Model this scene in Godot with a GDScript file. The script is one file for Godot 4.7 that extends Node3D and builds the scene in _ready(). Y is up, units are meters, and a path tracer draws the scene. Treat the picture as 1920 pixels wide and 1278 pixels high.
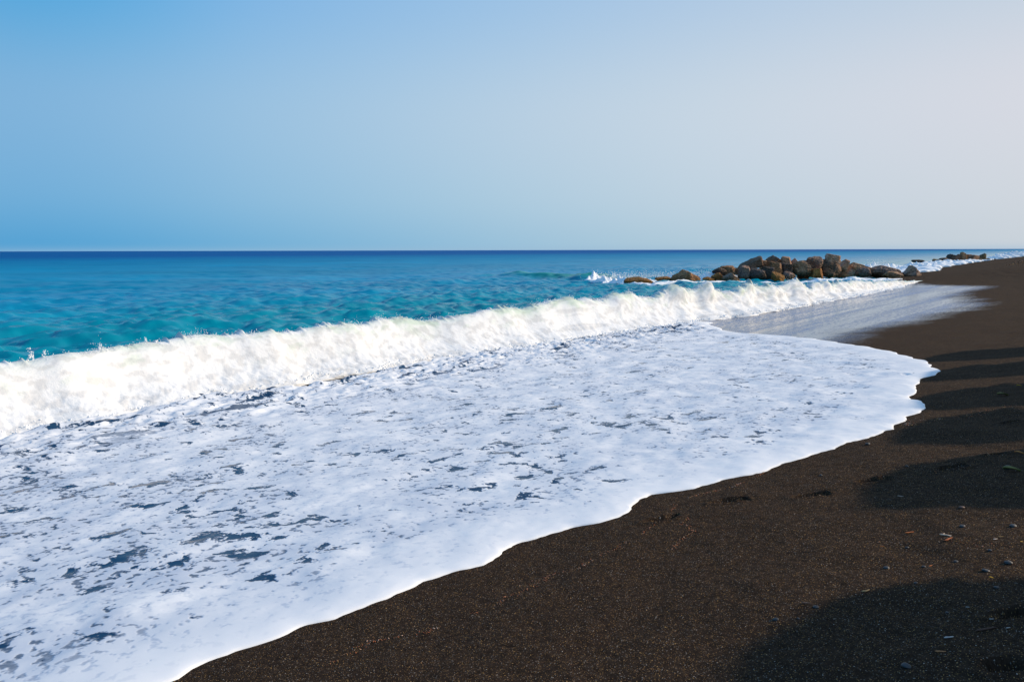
extends Node3D

# A black sand beach with a breaking shore wave and a rock breakwater.
# Shore coordinates: s runs along the shore (away from the camera, to the right), u runs landward.
const TX := 0.625
const TZ := -0.7806
const NX := 0.7806
const NZ := 0.625
const EYE := 2.5
const SUN_TO := Vector3(0.8865, 0.4226, -0.1884)

var rng := RandomNumberGenerator.new()
var prof_lut := PackedFloat32Array()
var bend_lut := PackedFloat32Array()
var n_a := FastNoiseLite.new()
var n_b := FastNoiseLite.new()
var n_c := FastNoiseLite.new()
var n_s := FastNoiseLite.new()
var n_r := FastNoiseLite.new()
var used := {}
var lin := PackedByteArray()

const PU := [-400.0, -60.0, -20.0, -14.0, -12.0, -9.0, -6.0, -3.0, 0.0, 3.0, 6.0, 10.0, 30.0, 100.0, 400.0]
const PH := [-9.0, -3.0, -1.1, -0.5, -0.12, 0.06, 0.26, 0.53, 0.9, 1.25, 1.5, 1.65, 1.8, 2.2, 4.0]
const CS := [-400.0, 0.0, 18.0, 32.0, 51.0, 62.0, 73.0, 85.0, 96.0, 130.0, 168.0, 300.0, 1000.0]
const CU := [0.0, 0.0, 0.0, -1.2, -3.2, -6.0, -10.0, -11.7, -13.5, -17.0, -20.0, -26.0, -60.0]
const TOE_S := [-60.0, -10.0, 3.9, 5.3, 7.2, 9.5, 12.6, 16.0, 19.7, 24.7, 28.5, 34.4, 43.4, 55.0, 66.0, 75.0, 88.0, 96.0, 130.0, 168.0, 300.0, 1000.0, 9000.0]
const TOE_U := [-11.6, -11.6, -11.8, -11.95, -12.2, -12.3, -12.5, -12.2, -12.2, -12.0, -11.7, -11.75, -12.1, -12.15, -12.8, -15.0, -17.7, -19.5, -23.0, -26.0, -32.0, -66.0, -300.0]
const CR_S := [-60.0, 4.3, 10.0, 14.8, 17.0, 19.6, 22.7, 27.4, 31.4, 37.7, 46.0, 58.0, 66.0, 74.0, 80.0]
const CR_H := [1.0, 0.96, 0.93, 0.93, 0.98, 1.04, 1.08, 1.1, 0.92, 0.86, 0.68, 0.34, 0.14, 0.04, 0.0]


# ---------- naming ----------
func add(o: Node3D, called: String, label := "", category := "", group := "", kind := "", parent: Node = null) -> Node3D:
	var to: Node = parent if parent else self
	if parent == null:
		if used.has(called):
			used[called] += 1
			o.name = "%s_%03d" % [called, used[called]]
		else:
			used[called] = 0
			o.name = called
	else:
		o.name = called
	if label != "":
		o.set_meta("label", label)
	if category != "":
		o.set_meta("category", category)
	if group != "":
		o.set_meta("group", group)
	if kind != "":
		o.set_meta("kind", kind)
	to.add_child(o, true)
	return o


func part(mesh: Mesh, m: Material) -> MeshInstance3D:
	var o := MeshInstance3D.new()
	o.mesh = mesh
	o.material_override = m
	return o


# ---------- the lie of the shore ----------
func hermite(xs: Array, ys: Array, x: float) -> float:
	var n := xs.size()
	var i := 0
	while i < n - 2 and x > xs[i + 1]:
		i += 1
	var h: float = xs[i + 1] - xs[i]
	var t := clampf((x - float(xs[i])) / h, 0.0, 1.0)
	var d: float = (ys[i + 1] - ys[i]) / h
	var m0 := d
	var m1 := d
	if i > 0:
		var a: float = (ys[i] - ys[i - 1]) / (xs[i] - xs[i - 1])
		m0 = 0.0 if a * d <= 0.0 else 2.0 * a * d / (a + d)
	if i < n - 2:
		var b: float = (ys[i + 2] - ys[i + 1]) / (xs[i + 2] - xs[i + 1])
		m1 = 0.0 if b * d <= 0.0 else 2.0 * b * d / (b + d)
	var t2 := t * t
	var t3 := t2 * t
	return (2.0 * t3 - 3.0 * t2 + 1.0) * float(ys[i]) + (t3 - 2.0 * t2 + t) * h * m0 + (3.0 * t2 - 2.0 * t3) * float(ys[i + 1]) + (t3 - t2) * h * m1


func table(xs: Array, ys: Array, x: float) -> float:
	if x <= xs[0]:
		return ys[0]
	for i in xs.size() - 1:
		if x < xs[i + 1]:
			return lerpf(ys[i], ys[i + 1], (x - float(xs[i])) / (float(xs[i + 1]) - float(xs[i])))
	return ys[ys.size() - 1]


func lut(a: PackedFloat32Array, at: float) -> float:
	var k := clampf(at, 0.0, a.size() - 1.001)
	var i := int(k)
	return lerpf(a[i], a[i + 1], k - i)


func bend(s: float) -> float:
	return lut(bend_lut, s + 400.0)


func profile(d: float) -> float:
	return lut(prof_lut, (d + 60.0) * 10.0)


const FOOT := [[5.01,-2.65,0.000],[5.12,-2.60,1.000],[5.62,-2.42,0.000],[5.70,-2.32,1.000],[5.98,-1.93,0.000],[6.06,-1.83,1.000],[6.55,-1.63,0.000],[6.67,-1.55,1.000],[7.07,-1.18,0.000],[7.13,-1.10,1.000],[9.29,-1.03,0.000],[7.67,-0.93,0.000],[3.56,-0.35,0.000],[4.14,-0.38,0.000],[13.39,-2.89,1.000]]

func sand_at(s: float, u: float) -> float:
	var d := u - bend(s)
	var y := profile(d)
	var dry := smoothstep(-6.0, 0.0, d)
	y += n_a.get_noise_2d(s * 0.6, u * 0.9) * 0.03 * dry + n_a.get_noise_2d(s * 2.2 + 50.0, u * 2.2) * 0.010 * dry
	if d > 2.5:
		y += n_a.get_noise_2d(s * 0.25, u * 0.7 + 90.0) * 0.10 * smoothstep(2.5, 5.0, d)
	if s > 2.5 and s < 14.0 and u > -4.0 and u < 0.5:
		y += n_b.get_noise_2d(s * 7.0, u * 7.0) * 0.004
		for f in FOOT:
			var ds: float = s - f[0]
			var du: float = u - f[1]
			if absf(ds) < 0.3 and absf(du) < 0.3:
				var along := ds * 0.80 + du * 0.60
				var across := du * 0.80 - ds * 0.60
				var big: bool = f[2] < 0.5
				var r := Vector2(along / (0.125 if big else 0.055), across / (0.05 if big else 0.045)).length()
				r *= 1.0 + 0.25 * n_b.get_noise_2d(s * 11.0, u * 11.0)
				y += -0.036 * (1.0 - smoothstep(0.55, 1.0, r)) + 0.010 * exp(-pow((r - 1.25) / 0.25, 2.0))
	return y


func spot(s: float, u: float, y: float) -> Vector3:
	return Vector3(s * TX + u * NX, y, s * TZ + u * NZ)


func on_sand(s: float, u: float, up := 0.0) -> Vector3:
	return spot(s, u, sand_at(s, u) + up)


func crest_h(s: float) -> float:
	var h := table(CR_S, CR_H, s)
	var lump := n_s.get_noise_2d(s * 0.40, 7.0) * 0.075 + n_s.get_noise_2d(s * 1.0, 31.0) * 0.045
	return h * (1.0 + lump * (1.0 + 1.7 * smoothstep(17.0, 25.0, s)))


func toe_u(s: float) -> float:
	return table(TOE_S, TOE_U, s) + n_s.get_noise_2d(s * 0.7, 11.0) * 0.14 + n_s.get_noise_2d(s * 2.2, 51.0) * 0.03


func crest_u(s: float) -> float:
	return table(TOE_S, TOE_U, s) - 0.30 - 0.75 * table(CR_S, CR_H, s) + n_s.get_noise_2d(s * 0.5, 71.0) * 0.10


# ---------- meshes ----------
# A grid of points, ni by nj, with normals on the side of (dP/di x dP/dj) * side.
func sheet(ni: int, nj: int, p: PackedVector3Array, uv: PackedVector2Array, c := PackedColorArray(), side := 1.0) -> ArrayMesh:
	var nm := PackedVector3Array()
	nm.resize(ni * nj)
	for i in ni:
		var i0 := maxi(i - 1, 0) * nj
		var i1 := mini(i + 1, ni - 1) * nj
		for j in nj:
			var a := p[i1 + j] - p[i0 + j]
			var b := p[i * nj + mini(j + 1, nj - 1)] - p[i * nj + maxi(j - 1, 0)]
			nm[i * nj + j] = (a.cross(b) * side).normalized()
	var ix := PackedInt32Array()
	ix.resize((ni - 1) * (nj - 1) * 6)
	var k := 0
	var turn := side > 0.0
	for i in ni - 1:
		for j in nj - 1:
			var a := i * nj + j
			var b := a + nj
			ix[k] = a
			ix[k + 1] = b + 1 if turn else b
			ix[k + 2] = b if turn else b + 1
			ix[k + 3] = a
			ix[k + 4] = a + 1 if turn else b + 1
			ix[k + 5] = b + 1 if turn else a + 1
			k += 6
	var arr := []
	arr.resize(Mesh.ARRAY_MAX)
	arr[Mesh.ARRAY_VERTEX] = p
	arr[Mesh.ARRAY_NORMAL] = nm
	arr[Mesh.ARRAY_TEX_UV] = uv
	if c.size():
		arr[Mesh.ARRAY_COLOR] = c
	arr[Mesh.ARRAY_INDEX] = ix
	var m := ArrayMesh.new()
	m.add_surface_from_arrays(Mesh.PRIMITIVE_TRIANGLES, arr)
	return m


# Steps that are fine between a and b and grow by a ratio outside, out to lo and hi.
func steps(lo: float, a: float, b: float, hi: float, fine: float, ratio: float) -> PackedFloat32Array:
	var left := PackedFloat32Array()
	var x := a
	var d := fine
	while x > lo:
		d *= ratio
		x -= d
		left.append(maxf(x, lo))
	left.reverse()
	var out := left
	x = a
	while x < b:
		out.append(x)
		x += fine
	d = fine
	while x < hi:
		out.append(x)
		d *= ratio
		x += d
	out.append(hi)
	return out


func noise(seed_: int, octaves := 4, gain := 0.5, kind := FastNoiseLite.TYPE_SIMPLEX_SMOOTH, freq := 1.0) -> FastNoiseLite:
	var n := FastNoiseLite.new()
	n.noise_type = kind
	n.seed = seed_
	n.frequency = freq
	n.fractal_type = FastNoiseLite.FRACTAL_FBM
	n.fractal_octaves = octaves
	n.fractal_gain = gain
	return n


func warped(seed_: int, freq: float, octaves: int, gain: float, amp: float) -> FastNoiseLite:
	var n := noise(seed_, octaves, gain, FastNoiseLite.TYPE_SIMPLEX_SMOOTH, freq)
	n.domain_warp_enabled = true
	n.domain_warp_amplitude = amp
	n.domain_warp_frequency = freq * 0.9
	n.domain_warp_fractal_octaves = 3
	return n


func bytes_of(n: FastNoiseLite, w: int, h: int, from_w := 0, from_h := 0) -> PackedByteArray:
	var im: Image
	if from_w:
		im = n.get_image(from_w, from_h, false, false, true)
		im.resize(w, h, Image.INTERPOLATE_CUBIC)
	else:
		im = n.get_image(w, h, false, false, true)
	im.convert(Image.FORMAT_L8)
	return im.get_data()


func srgb8(c: float) -> int:
	c = clampf(c, 0.0, 1.0)
	return int(round(255.0 * (12.92 * c if c <= 0.0031308 else 1.055 * pow(c, 1.0 / 2.4) - 0.055)))


func lin_col(r: float, g: float, b: float) -> Color:
	return Color(r, g, b).linear_to_srgb()


func mat(c: Color, rough: float, spec := 0.5) -> StandardMaterial3D:
	var m := StandardMaterial3D.new()
	m.albedo_color = c
	m.roughness = rough
	m.metallic_specular = spec
	return m


func tex_noise(size: int, n: FastNoiseLite) -> ImageTexture:
	var im := n.get_seamless_image(size, size, false, false, 0.2, true)
	im.convert(Image.FORMAT_L8)
	return ImageTexture.create_from_image(im)


# ---------- the sky: clear air, paler towards the sun on the right, a little deeper in the haze at the horizon ----------
const SKY_A := [0.0, 45.0, 62.0, 78.0, 94.0, 110.0, 180.0]
const SKY_E := [0.0, 4.0, 9.0, 17.5, 45.0, 90.0]
const SKY_R := [[224, 200, 179, 153, 118, 84, 78], [233, 209, 195, 174, 146, 117, 104], [236, 214, 201, 182, 156, 128, 112], [232, 190, 176, 156, 129, 80, 76], [176, 150, 140, 128, 112, 98, 96], [96, 96, 96, 96, 96, 96, 96]]
const SKY_G := [[220, 209, 202, 192, 177, 161, 152], [228, 215, 211, 203, 190, 175, 166], [230, 217, 214, 206, 194, 179, 170], [228, 207, 201, 193, 181, 163, 155], [200, 186, 180, 172, 163, 152, 150], [146, 146, 146, 146, 146, 146, 146]]
const SKY_B := [[216, 217, 216, 217, 215, 211, 206], [222, 223, 224, 223, 221, 217, 212], [224, 226, 227, 226, 224, 219, 214], [226, 224, 227, 228, 227, 220, 216], [222, 220, 219, 218, 215, 211, 210], [206, 206, 206, 206, 206, 206, 206]]


func make_sky() -> Sky:
	var w := 720
	var h := 360
	var az0 := atan2(SUN_TO.x, -SUN_TO.z)
	var chan := [SKY_R, SKY_G, SKY_B]
	var knots := []
	for ch in 3:
		var rows := []
		for e in 6:
			var row := PackedFloat32Array()
			for k in 181:
				row.append(hermite(SKY_A, chan[ch][e], float(k)))
			rows.append(row)
		knots.append(rows)
	# for each whole degree away from the sun, the colours by elevation
	var fine := []
	for ch in 3:
		var per := []
		for k in 181:
			var col := []
			for e in 6:
				col.append(knots[ch][e][k])
			var up := PackedFloat32Array()
			for e in 182:
				up.append(hermite(SKY_E, col, e * 0.5))
			per.append(up)
		fine.append(per)
	var data := PackedFloat32Array()
	data.resize(w * h * 3)
	var to_lin := PackedFloat32Array()
	for k in 2561:
		to_lin.append(pow((k / 2550.0 + 0.055) / 1.055, 2.4))
	var o := 0
	for y in h:
		var el := clampf(90.0 - (y + 0.5) * 180.0 / h, 0.0, 90.0)
		var ei := int(el * 2.0)
		var ef := el * 2.0 - ei
		for x in w:
			var a := (x + 0.5) / w * TAU - az0
			var away := absf(rad_to_deg(wrapf(a, -PI, PI)))
			var ai := mini(int(away), 179)
			var af := away - ai
			for ch in 3:
				var p: PackedFloat32Array = fine[ch][ai]
				var q: PackedFloat32Array = fine[ch][ai + 1]
				var v := lerpf(lerpf(p[ei], p[ei + 1], ef), lerpf(q[ei], q[ei + 1], ef), af)
				data[o] = to_lin[int(v * 10.0)]
				o += 1
	var im := Image.create_from_data(w, h, false, Image.FORMAT_RGBF, data.to_byte_array())
	var pano := PanoramaSkyMaterial.new()
	pano.panorama = ImageTexture.create_from_image(im)
	var sky := Sky.new()
	sky.sky_material = pano
	return sky


func _ready() -> void:
	# camera
	var cam := Camera3D.new()
	cam.name = "camera"
	cam.position = Vector3(0, EYE, 0)
	cam.rotation = Vector3(-atan(170.5 / 1500.0), 0, -0.0026)
	cam.fov = rad_to_deg(2.0 * atan(639.0 / 1500.0))
	cam.near = 0.05
	cam.far = 40000.0
	add_child(cam)
	cam.current = true
	# sky
	var env := Environment.new()
	env.background_mode = Environment.BG_SKY
	env.sky = make_sky()
	env.tonemap_mode = Environment.TONE_MAPPER_LINEAR
	env.tonemap_exposure = 1.0
	env.sdfgi_enabled = true
	env.ssao_enabled = true
	env.ssil_enabled = true
	var around := WorldEnvironment.new()
	around.name = "surroundings"
	around.environment = env
	add_child(around)
	# sun: low on the right, a little ahead
	var sun := DirectionalLight3D.new()
	sun.name = "sun"
	sun.light_energy = 1.4
	sun.light_color = Color(1.0, 0.92, 0.82)
	sun.light_angular_distance = 0.8
	sun.shadow_enabled = true
	add_child(sun)
	sun.look_at_from_position(Vector3.ZERO, -SUN_TO, Vector3.UP)

	rng.seed = 20240
	n_a = noise(11, 3, 0.5)
	n_b = noise(23, 3, 0.55)
	n_r = noise(37, 4, 0.5)
	n_c = noise(41, 3, 0.38)
	n_s = noise(43, 1, 0.5)
	for k in 4601:
		prof_lut.append(hermite(PU, PH, k * 0.1 - 60.0))
	for k in 1401:
		bend_lut.append(hermite(CS, CU, k - 400.0))

	build_sand()
	build_sea()
	build_wet_sheet()
	build_foam_sheet()
	build_breaker()
	build_rocks()
	build_rock_foam()
	build_spray()
	build_parasols()
	build_pebbles()
	build_litter()


# ---------- the black sand ----------
func sand_material() -> StandardMaterial3D:
	var w := 1024
	var data := PackedByteArray()
	data.resize(w * w * 3)
	var r := RandomNumberGenerator.new()
	r.seed = 5
	var soft_im := noise(3, 4, 0.6, FastNoiseLite.TYPE_SIMPLEX_SMOOTH, 0.03).get_seamless_image(w, w, false, false, 0.15, true)
	soft_im.convert(Image.FORMAT_L8)
	var soft := soft_im.get_data()
	for k in w * w:
		var g := 0.45 + 0.75 * r.randf() + (soft[k] - 128) * 0.003
		data[k * 3] = srgb8(0.0345 * g)
		data[k * 3 + 1] = srgb8(0.0225 * g)
		data[k * 3 + 2] = srgb8(0.0155 * g)
	for k in 42000:
		var x := r.randi_range(0, w - 1)
		var y := r.randi_range(0, w - 1)
		var kind := r.randf()
		var c := Color(0.30, 0.17, 0.06) if kind < 0.5 else Color(0.20, 0.10, 0.05) if kind < 0.75 else Color(0.30, 0.26, 0.22)
		c = c * r.randf_range(0.35, 1.3)
		var sx := 1 if r.randf() < 0.5 else 2
		var sy := 1 if r.randf() < 0.5 else 2
		if r.randf() < 0.03:
			sx = 3
			sy = 2
			c = c * 1.6
		for i in sx:
			for j in sy:
				var q := (((y + j) % w) * w + (x + i) % w) * 3
				data[q] = srgb8(c.r)
				data[q + 1] = srgb8(c.g)
				data[q + 2] = srgb8(c.b)
	var im := Image.create_from_data(w, w, false, Image.FORMAT_RGB8, data)
	var t := ImageTexture.create_from_image(im)
	var m := mat(Color.WHITE, 0.95, 0.12)
	m.albedo_texture = t
	m.vertex_color_use_as_albedo = true
	m.heightmap_enabled = true
	m.heightmap_texture = t
	m.heightmap_scale = 0.35
	m.uv1_scale = Vector3(0.5, 0.5, 0.5)
	return m


func build_sand() -> void:
	var ss := steps(-300.0, 1.2, 8.5, 1200.0, 0.024, 1.022)
	var us := steps(-40.0, -3.7, 0.2, 380.0, 0.024, 1.055)
	var ni := ss.size()
	var nj := us.size()
	var p := PackedVector3Array()
	var uv := PackedVector2Array()
	var c := PackedColorArray()
	p.resize(ni * nj)
	uv.resize(ni * nj)
	c.resize(ni * nj)
	for i in ni:
		var s := ss[i]
		var b := bend(s)
		for j in nj:
			var u := us[j] + b
			var k := i * nj + j
			p[k] = spot(s, u, sand_at(s, u))
			uv[k] = Vector2(s, u)
			# drier, slightly browner and paler sand higher up and in drifts
			var dry := clampf(0.5 + 1.4 * n_a.get_noise_2d(s * 0.5 + 9.0, u * 1.3) + 0.25 * n_b.get_noise_2d(s * 3.0, u * 3.0), 0.0, 1.0) * smoothstep(-2.6, -0.4, us[j])
			var g := 1.0 + 0.15 * dry
			c[k] = Color(g, g * lerpf(1.0, 1.03, dry), g * lerpf(1.0, 1.05, dry))
	var o := part(sheet(ni, nj, p, uv, c, -1.0), sand_material())
	add(o, "beach_ground", "dark brown black sand beach sloping down to the water on the right", "", "", "structure")


# ---------- the open sea ----------
func sea_lift(s: float, u: float, cs: float, cv: float) -> float:
	var y := 0.0
	var w := clampf(1.5 - cs / 14.0, 0.0, 1.0) * clampf(1.5 - cv / 6.0, 0.0, 1.0)
	if w > 0.0:
		y += n_a.get_noise_2d(s * 0.035 + 3.0, u * 0.085) * 0.34 * w
	w = clampf(1.5 - cs / 4.5, 0.0, 1.0) * clampf(1.5 - cv / 1.4, 0.0, 1.0)
	if w > 0.0:
		y += n_a.get_noise_2d(s * 0.17, u * 0.36 + 40.0) * 0.19 * w
	w = clampf(1.5 - cs / 0.9, 0.0, 1.0) * clampf(1.5 - cv / 0.55, 0.0, 1.0)
	if w > 0.0:
		y += n_c.get_noise_2d(s * 0.62, u * 1.05) * 0.19 * w
	w = clampf(1.5 - cs / 0.4, 0.0, 1.0) * clampf(1.5 - cv / 0.3, 0.0, 1.0)
	if w > 0.0:
		y += n_c.get_noise_2d(s * 1.7 + 8.0, u * 2.5) * 0.055 * w
	return y


func sea_color(x: float, z: float, off: float) -> Color:
	var near := Color(0.0, 0.235, 0.310)
	var mid := Color(0.0, 0.225, 0.395)
	var far := Color(0.0, 0.092, 0.290)
	var c := near.lerp(mid, smoothstep(3.0, 35.0, off + 6.0 * n_a.get_noise_2d(x * 0.03, z * 0.03)))
	c = c * (1.0 + 0.22 * n_a.get_noise_2d(x * 0.012 + 5.0, z * 0.05))
	return c.lerp(far, smoothstep(25.0, 380.0, off))


func build_sea() -> void:
	var ss := steps(-9000.0, -8.0, 90.0, 9000.0, 0.11, 1.04)
	var vs := PackedFloat32Array()
	var v := 0.0
	var d := 0.09
	while v < 16000.0:
		vs.append(v)
		v += d
		d *= 1.013 if v < 60.0 else 1.022 if v < 500.0 else 1.08
	vs.append(16000.0)
	var ni := ss.size()
	var nj := vs.size()
	var p := PackedVector3Array()
	var uv := PackedVector2Array()
	var c := PackedColorArray()
	p.resize(ni * nj)
	uv.resize(ni * nj)
	c.resize(ni * nj)
	for i in ni:
		var s := ss[i]
		var uc := crest_u(s)
		var h := crest_h(s) if s > -60.0 and s < 80.0 else 0.0
		var cs: float = ss[mini(i + 1, ni - 1)] - ss[maxi(i - 1, 0)]
		for j in nj:
			var w := vs[j]
			var u := uc - w
			var cv: float = vs[mini(j + 1, nj - 1)] - vs[maxi(j - 1, 0)]
			var k := i * nj + j
			var y := sea_lift(s, u, cs * 0.5, cv * 0.5) * smoothstep(0.3, 3.0, w)
			var hump := exp(-pow(w / 1.5, 2.0))
			y += (h - 0.10) * hump if h > 0.12 else 0.0
			var q := spot(s, u, 0.0)
			# the small green wave that rises as it reaches the rocks
			var e := Vector2((q.x - 5.0) / 6.0, (q.z + 70.5 - (q.x - 5.0) * 0.75) / 1.6)
			var green := exp(-e.length_squared())
			y += 0.55 * green
			# water is lower under the sand's edge, further along
			if s > 70.0:
				y -= 0.25 * (1.0 - smoothstep(0.0, 6.0, w)) * smoothstep(70.0, 80.0, s)
			q.y = y
			p[k] = q
			uv[k] = Vector2(0.5, clampf(log(1.0 + w / 12.0) / log(1.0 + 400.0 / 12.0), 0.002, 0.998))
			var col := sea_color(q.x, q.z, w)
			col = col.lerp(Color(0.02, 0.30, 0.24), clampf(green * 1.1 + 0.5 * hump, 0.0, 0.8))
			c[k] = col
	# smooth enough to mirror the sky near the shore; far out the ripples blur into a matt surface
	var m := mat(Color.WHITE, 1.0, 0.11)
	m.vertex_color_use_as_albedo = true
	var gr := PackedByteArray()
	for k in 256:
		var g := int(255.0 * lerpf(0.10, 0.62, smoothstep(0.0, 1.0, k / 255.0)))
		gr.append_array([g, g, g, g])
	m.roughness_texture = ImageTexture.create_from_image(Image.create_from_data(4, 256, false, Image.FORMAT_L8, gr))
	m.texture_repeat = false
	var o := part(sheet(ni, nj, p, uv, c, 1.0), m)
	add(o, "sea", "open blue and turquoise sea reaching to the horizon behind the breaking wave", "", "", "structure")


# ---------- the thin sheet of water left by an earlier wave ----------
const OLD_S := [12.0, 17.0, 19.1, 21.0, 23.0, 24.7, 27.7, 30.5, 32.9, 36.0, 38.6, 42.0, 45.0, 48.0, 50.3, 52.0, 54.2, 57.3, 60.0]
const OLD_U := [-4.6, -4.9, -5.2, -5.5, -5.5, -5.15, -4.8, -4.4, -4.3, -5.0, -5.6, -6.4, -6.8, -6.4, -6.4, -7.4, -8.8, -11.0, -12.2]


func build_wet_sheet() -> void:
	var w := 1024
	var h := 1024
	var s0 := 12.0
	var s1 := 60.0
	var u0 := -14.0
	var u1 := -3.0
	var fine := bytes_of(noise(101, 4, 0.65, FastNoiseLite.TYPE_SIMPLEX_SMOOTH, 0.09), w, h)
	var streak := bytes_of(warped(103, 0.018, 4, 0.5, 40.0), w, h, 160, 1024)
	var broad := bytes_of(warped(107, 0.008, 3, 0.5, 60.0), w, h, 300, 1024)
	var data := PackedByteArray()
	data.resize(w * h * 3)
	var pal := palette(Color(0.012, 0.035, 0.095), Color(0.10, 0.165, 0.31), Color(0.66, 0.69, 0.76))
	for y in h:
		var u := u0 + (u1 - u0) * (y + 0.5) / h
		var toe := smoothstep(-9.0, -12.0, u)
		for x in w:
			var k := y * w + x
			var cov := 0.13 - 0.05 * toe + (broad[k] - 120) * 0.0024 + maxf(0.0, streak[k] - 142) * 0.0036 + (fine[k] - 128) * (0.0032 + 0.0022 * toe)
			var q := int(clampf(cov, 0.0, 1.0) * 255.0) * 3
			data[k * 3] = pal[q]
			data[k * 3 + 1] = pal[q + 1]
			data[k * 3 + 2] = pal[q + 2]
	var t := ImageTexture.create_from_image(Image.create_from_data(w, h, false, Image.FORMAT_RGB8, data))
	var m := mat(Color.WHITE, 1.0, 0.45)
	m.albedo_texture = t
	m.roughness_texture = t
	m.roughness_texture_channel = BaseMaterial3D.TEXTURE_CHANNEL_RED
	m.vertex_color_use_as_albedo = true
	m.transparency = BaseMaterial3D.TRANSPARENCY_ALPHA
	m.texture_repeat = false
	var ss := steps(s0, 14.0, 58.0, s1, 0.09, 1.0)
	var vs := PackedFloat32Array()
	var v := 0.0
	while v < 9.6:
		vs.append(v)
		v += 0.05 if v < 2.0 else 0.12
	var ni := ss.size()
	var nj := vs.size()
	var p := PackedVector3Array()
	var uv := PackedVector2Array()
	var c := PackedColorArray()
	p.resize(ni * nj)
	uv.resize(ni * nj)
	c.resize(ni * nj)
	for i in ni:
		var s := ss[i]
		var e := table(OLD_S, OLD_U, s) + n_a.get_noise_2d(s * 0.5, 3.0) * 0.35 + 0.25
		var toe := toe_u(s) - 0.4
		for j in nj:
			var k := i * nj + j
			var u := maxf(e - vs[j], toe)
			var away := e - u
			var y := sand_at(s, u) + 0.012
			y = maxf(y, 0.035 + 0.01 * n_a.get_noise_2d(s * 2.0, u * 2.0))
			p[k] = spot(s, u, y)
			uv[k] = Vector2((s - s0) / (s1 - s0), (u - u0) / (u1 - u0))
			var a := smoothstep(-0.1, 1.9, away + 0.3 * n_b.get_noise_2d(s * 0.3, u * 1.2) + 0.08 * n_b.get_noise_2d(s * 1.6, u * 6.0))
			c[k] = Color(1, 1, 1, a)
	add(part(sheet(ni, nj, p, uv, c, 1.0), m), "shallow_water", "thin bluish sheet of water draining off the dark sand beyond the white foam", "", "", "structure")


func palette(a: Color, b: Color, d: Color) -> PackedByteArray:
	var out := PackedByteArray()
	for k in 256:
		var t := k / 255.0
		var c := a.lerp(b, t * 2.0) if t < 0.5 else b.lerp(d, t * 2.0 - 1.0)
		out.append(srgb8(c.r))
		out.append(srgb8(c.g))
		out.append(srgb8(c.b))
	return out


# ---------- the sheet of foam that has run up the beach ----------
const EDGE := [-8.0, -3.7, -5.0, -3.55, -2.0, -3.75, 0.0, -3.5, 1.0, -3.6, 1.70,-3.51,1.83,-3.51,1.96,-3.55,2.13,-3.52,2.33,-3.45,2.49,-3.45,2.70,-3.37,2.79,-3.36,3.05,-3.34,3.26,-3.35,3.44,-3.29,3.78,-3.20,4.04,-3.26,4.22,-3.27,4.58,-3.14,4.83,-3.00,5.08,-2.96,5.48,-3.07,5.61,-3.05,5.78,-2.94,5.96,-2.86,6.21,-2.75,6.36,-2.67,6.52,-2.59,6.81,-2.52,6.97,-2.48,7.21,-2.41,7.47,-2.36,7.79,-2.25,8.16,-2.18,8.33,-2.11,8.71,-2.05,8.82,-2.01,9.02,-2.06,9.22,-2.00,9.41,-1.99,9.61,-2.04,9.85,-2.00,10.20,-1.97,10.67,-2.11,10.87,-2.27,11.30,-2.37,11.54,-2.36,12.26,-2.52,12.57,-2.52,13.02,-2.63,13.50,-2.49,14.01,-2.56,14.72,-2.80,15.33,-2.97,16.15,-3.39,17.01,-3.86,18.38,-4.68,18.82,-5.11,19.61,-5.76,20.60,-6.56,20.97,-7.13,23.09,-10.25,24.87,-11.48]


func edge_u(s: float) -> float:
	var n := EDGE.size() / 2
	if s <= EDGE[0]:
		return EDGE[1]
	for i in n - 1:
		if s < EDGE[i * 2 + 2]:
			var t: float = (s - EDGE[i * 2]) / (EDGE[i * 2 + 2] - EDGE[i * 2])
			return lerpf(EDGE[i * 2 + 1], EDGE[i * 2 + 3], smoothstep(0.0, 1.0, t) * 0.6 + t * 0.4)
	return EDGE[n * 2 - 1]


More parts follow.
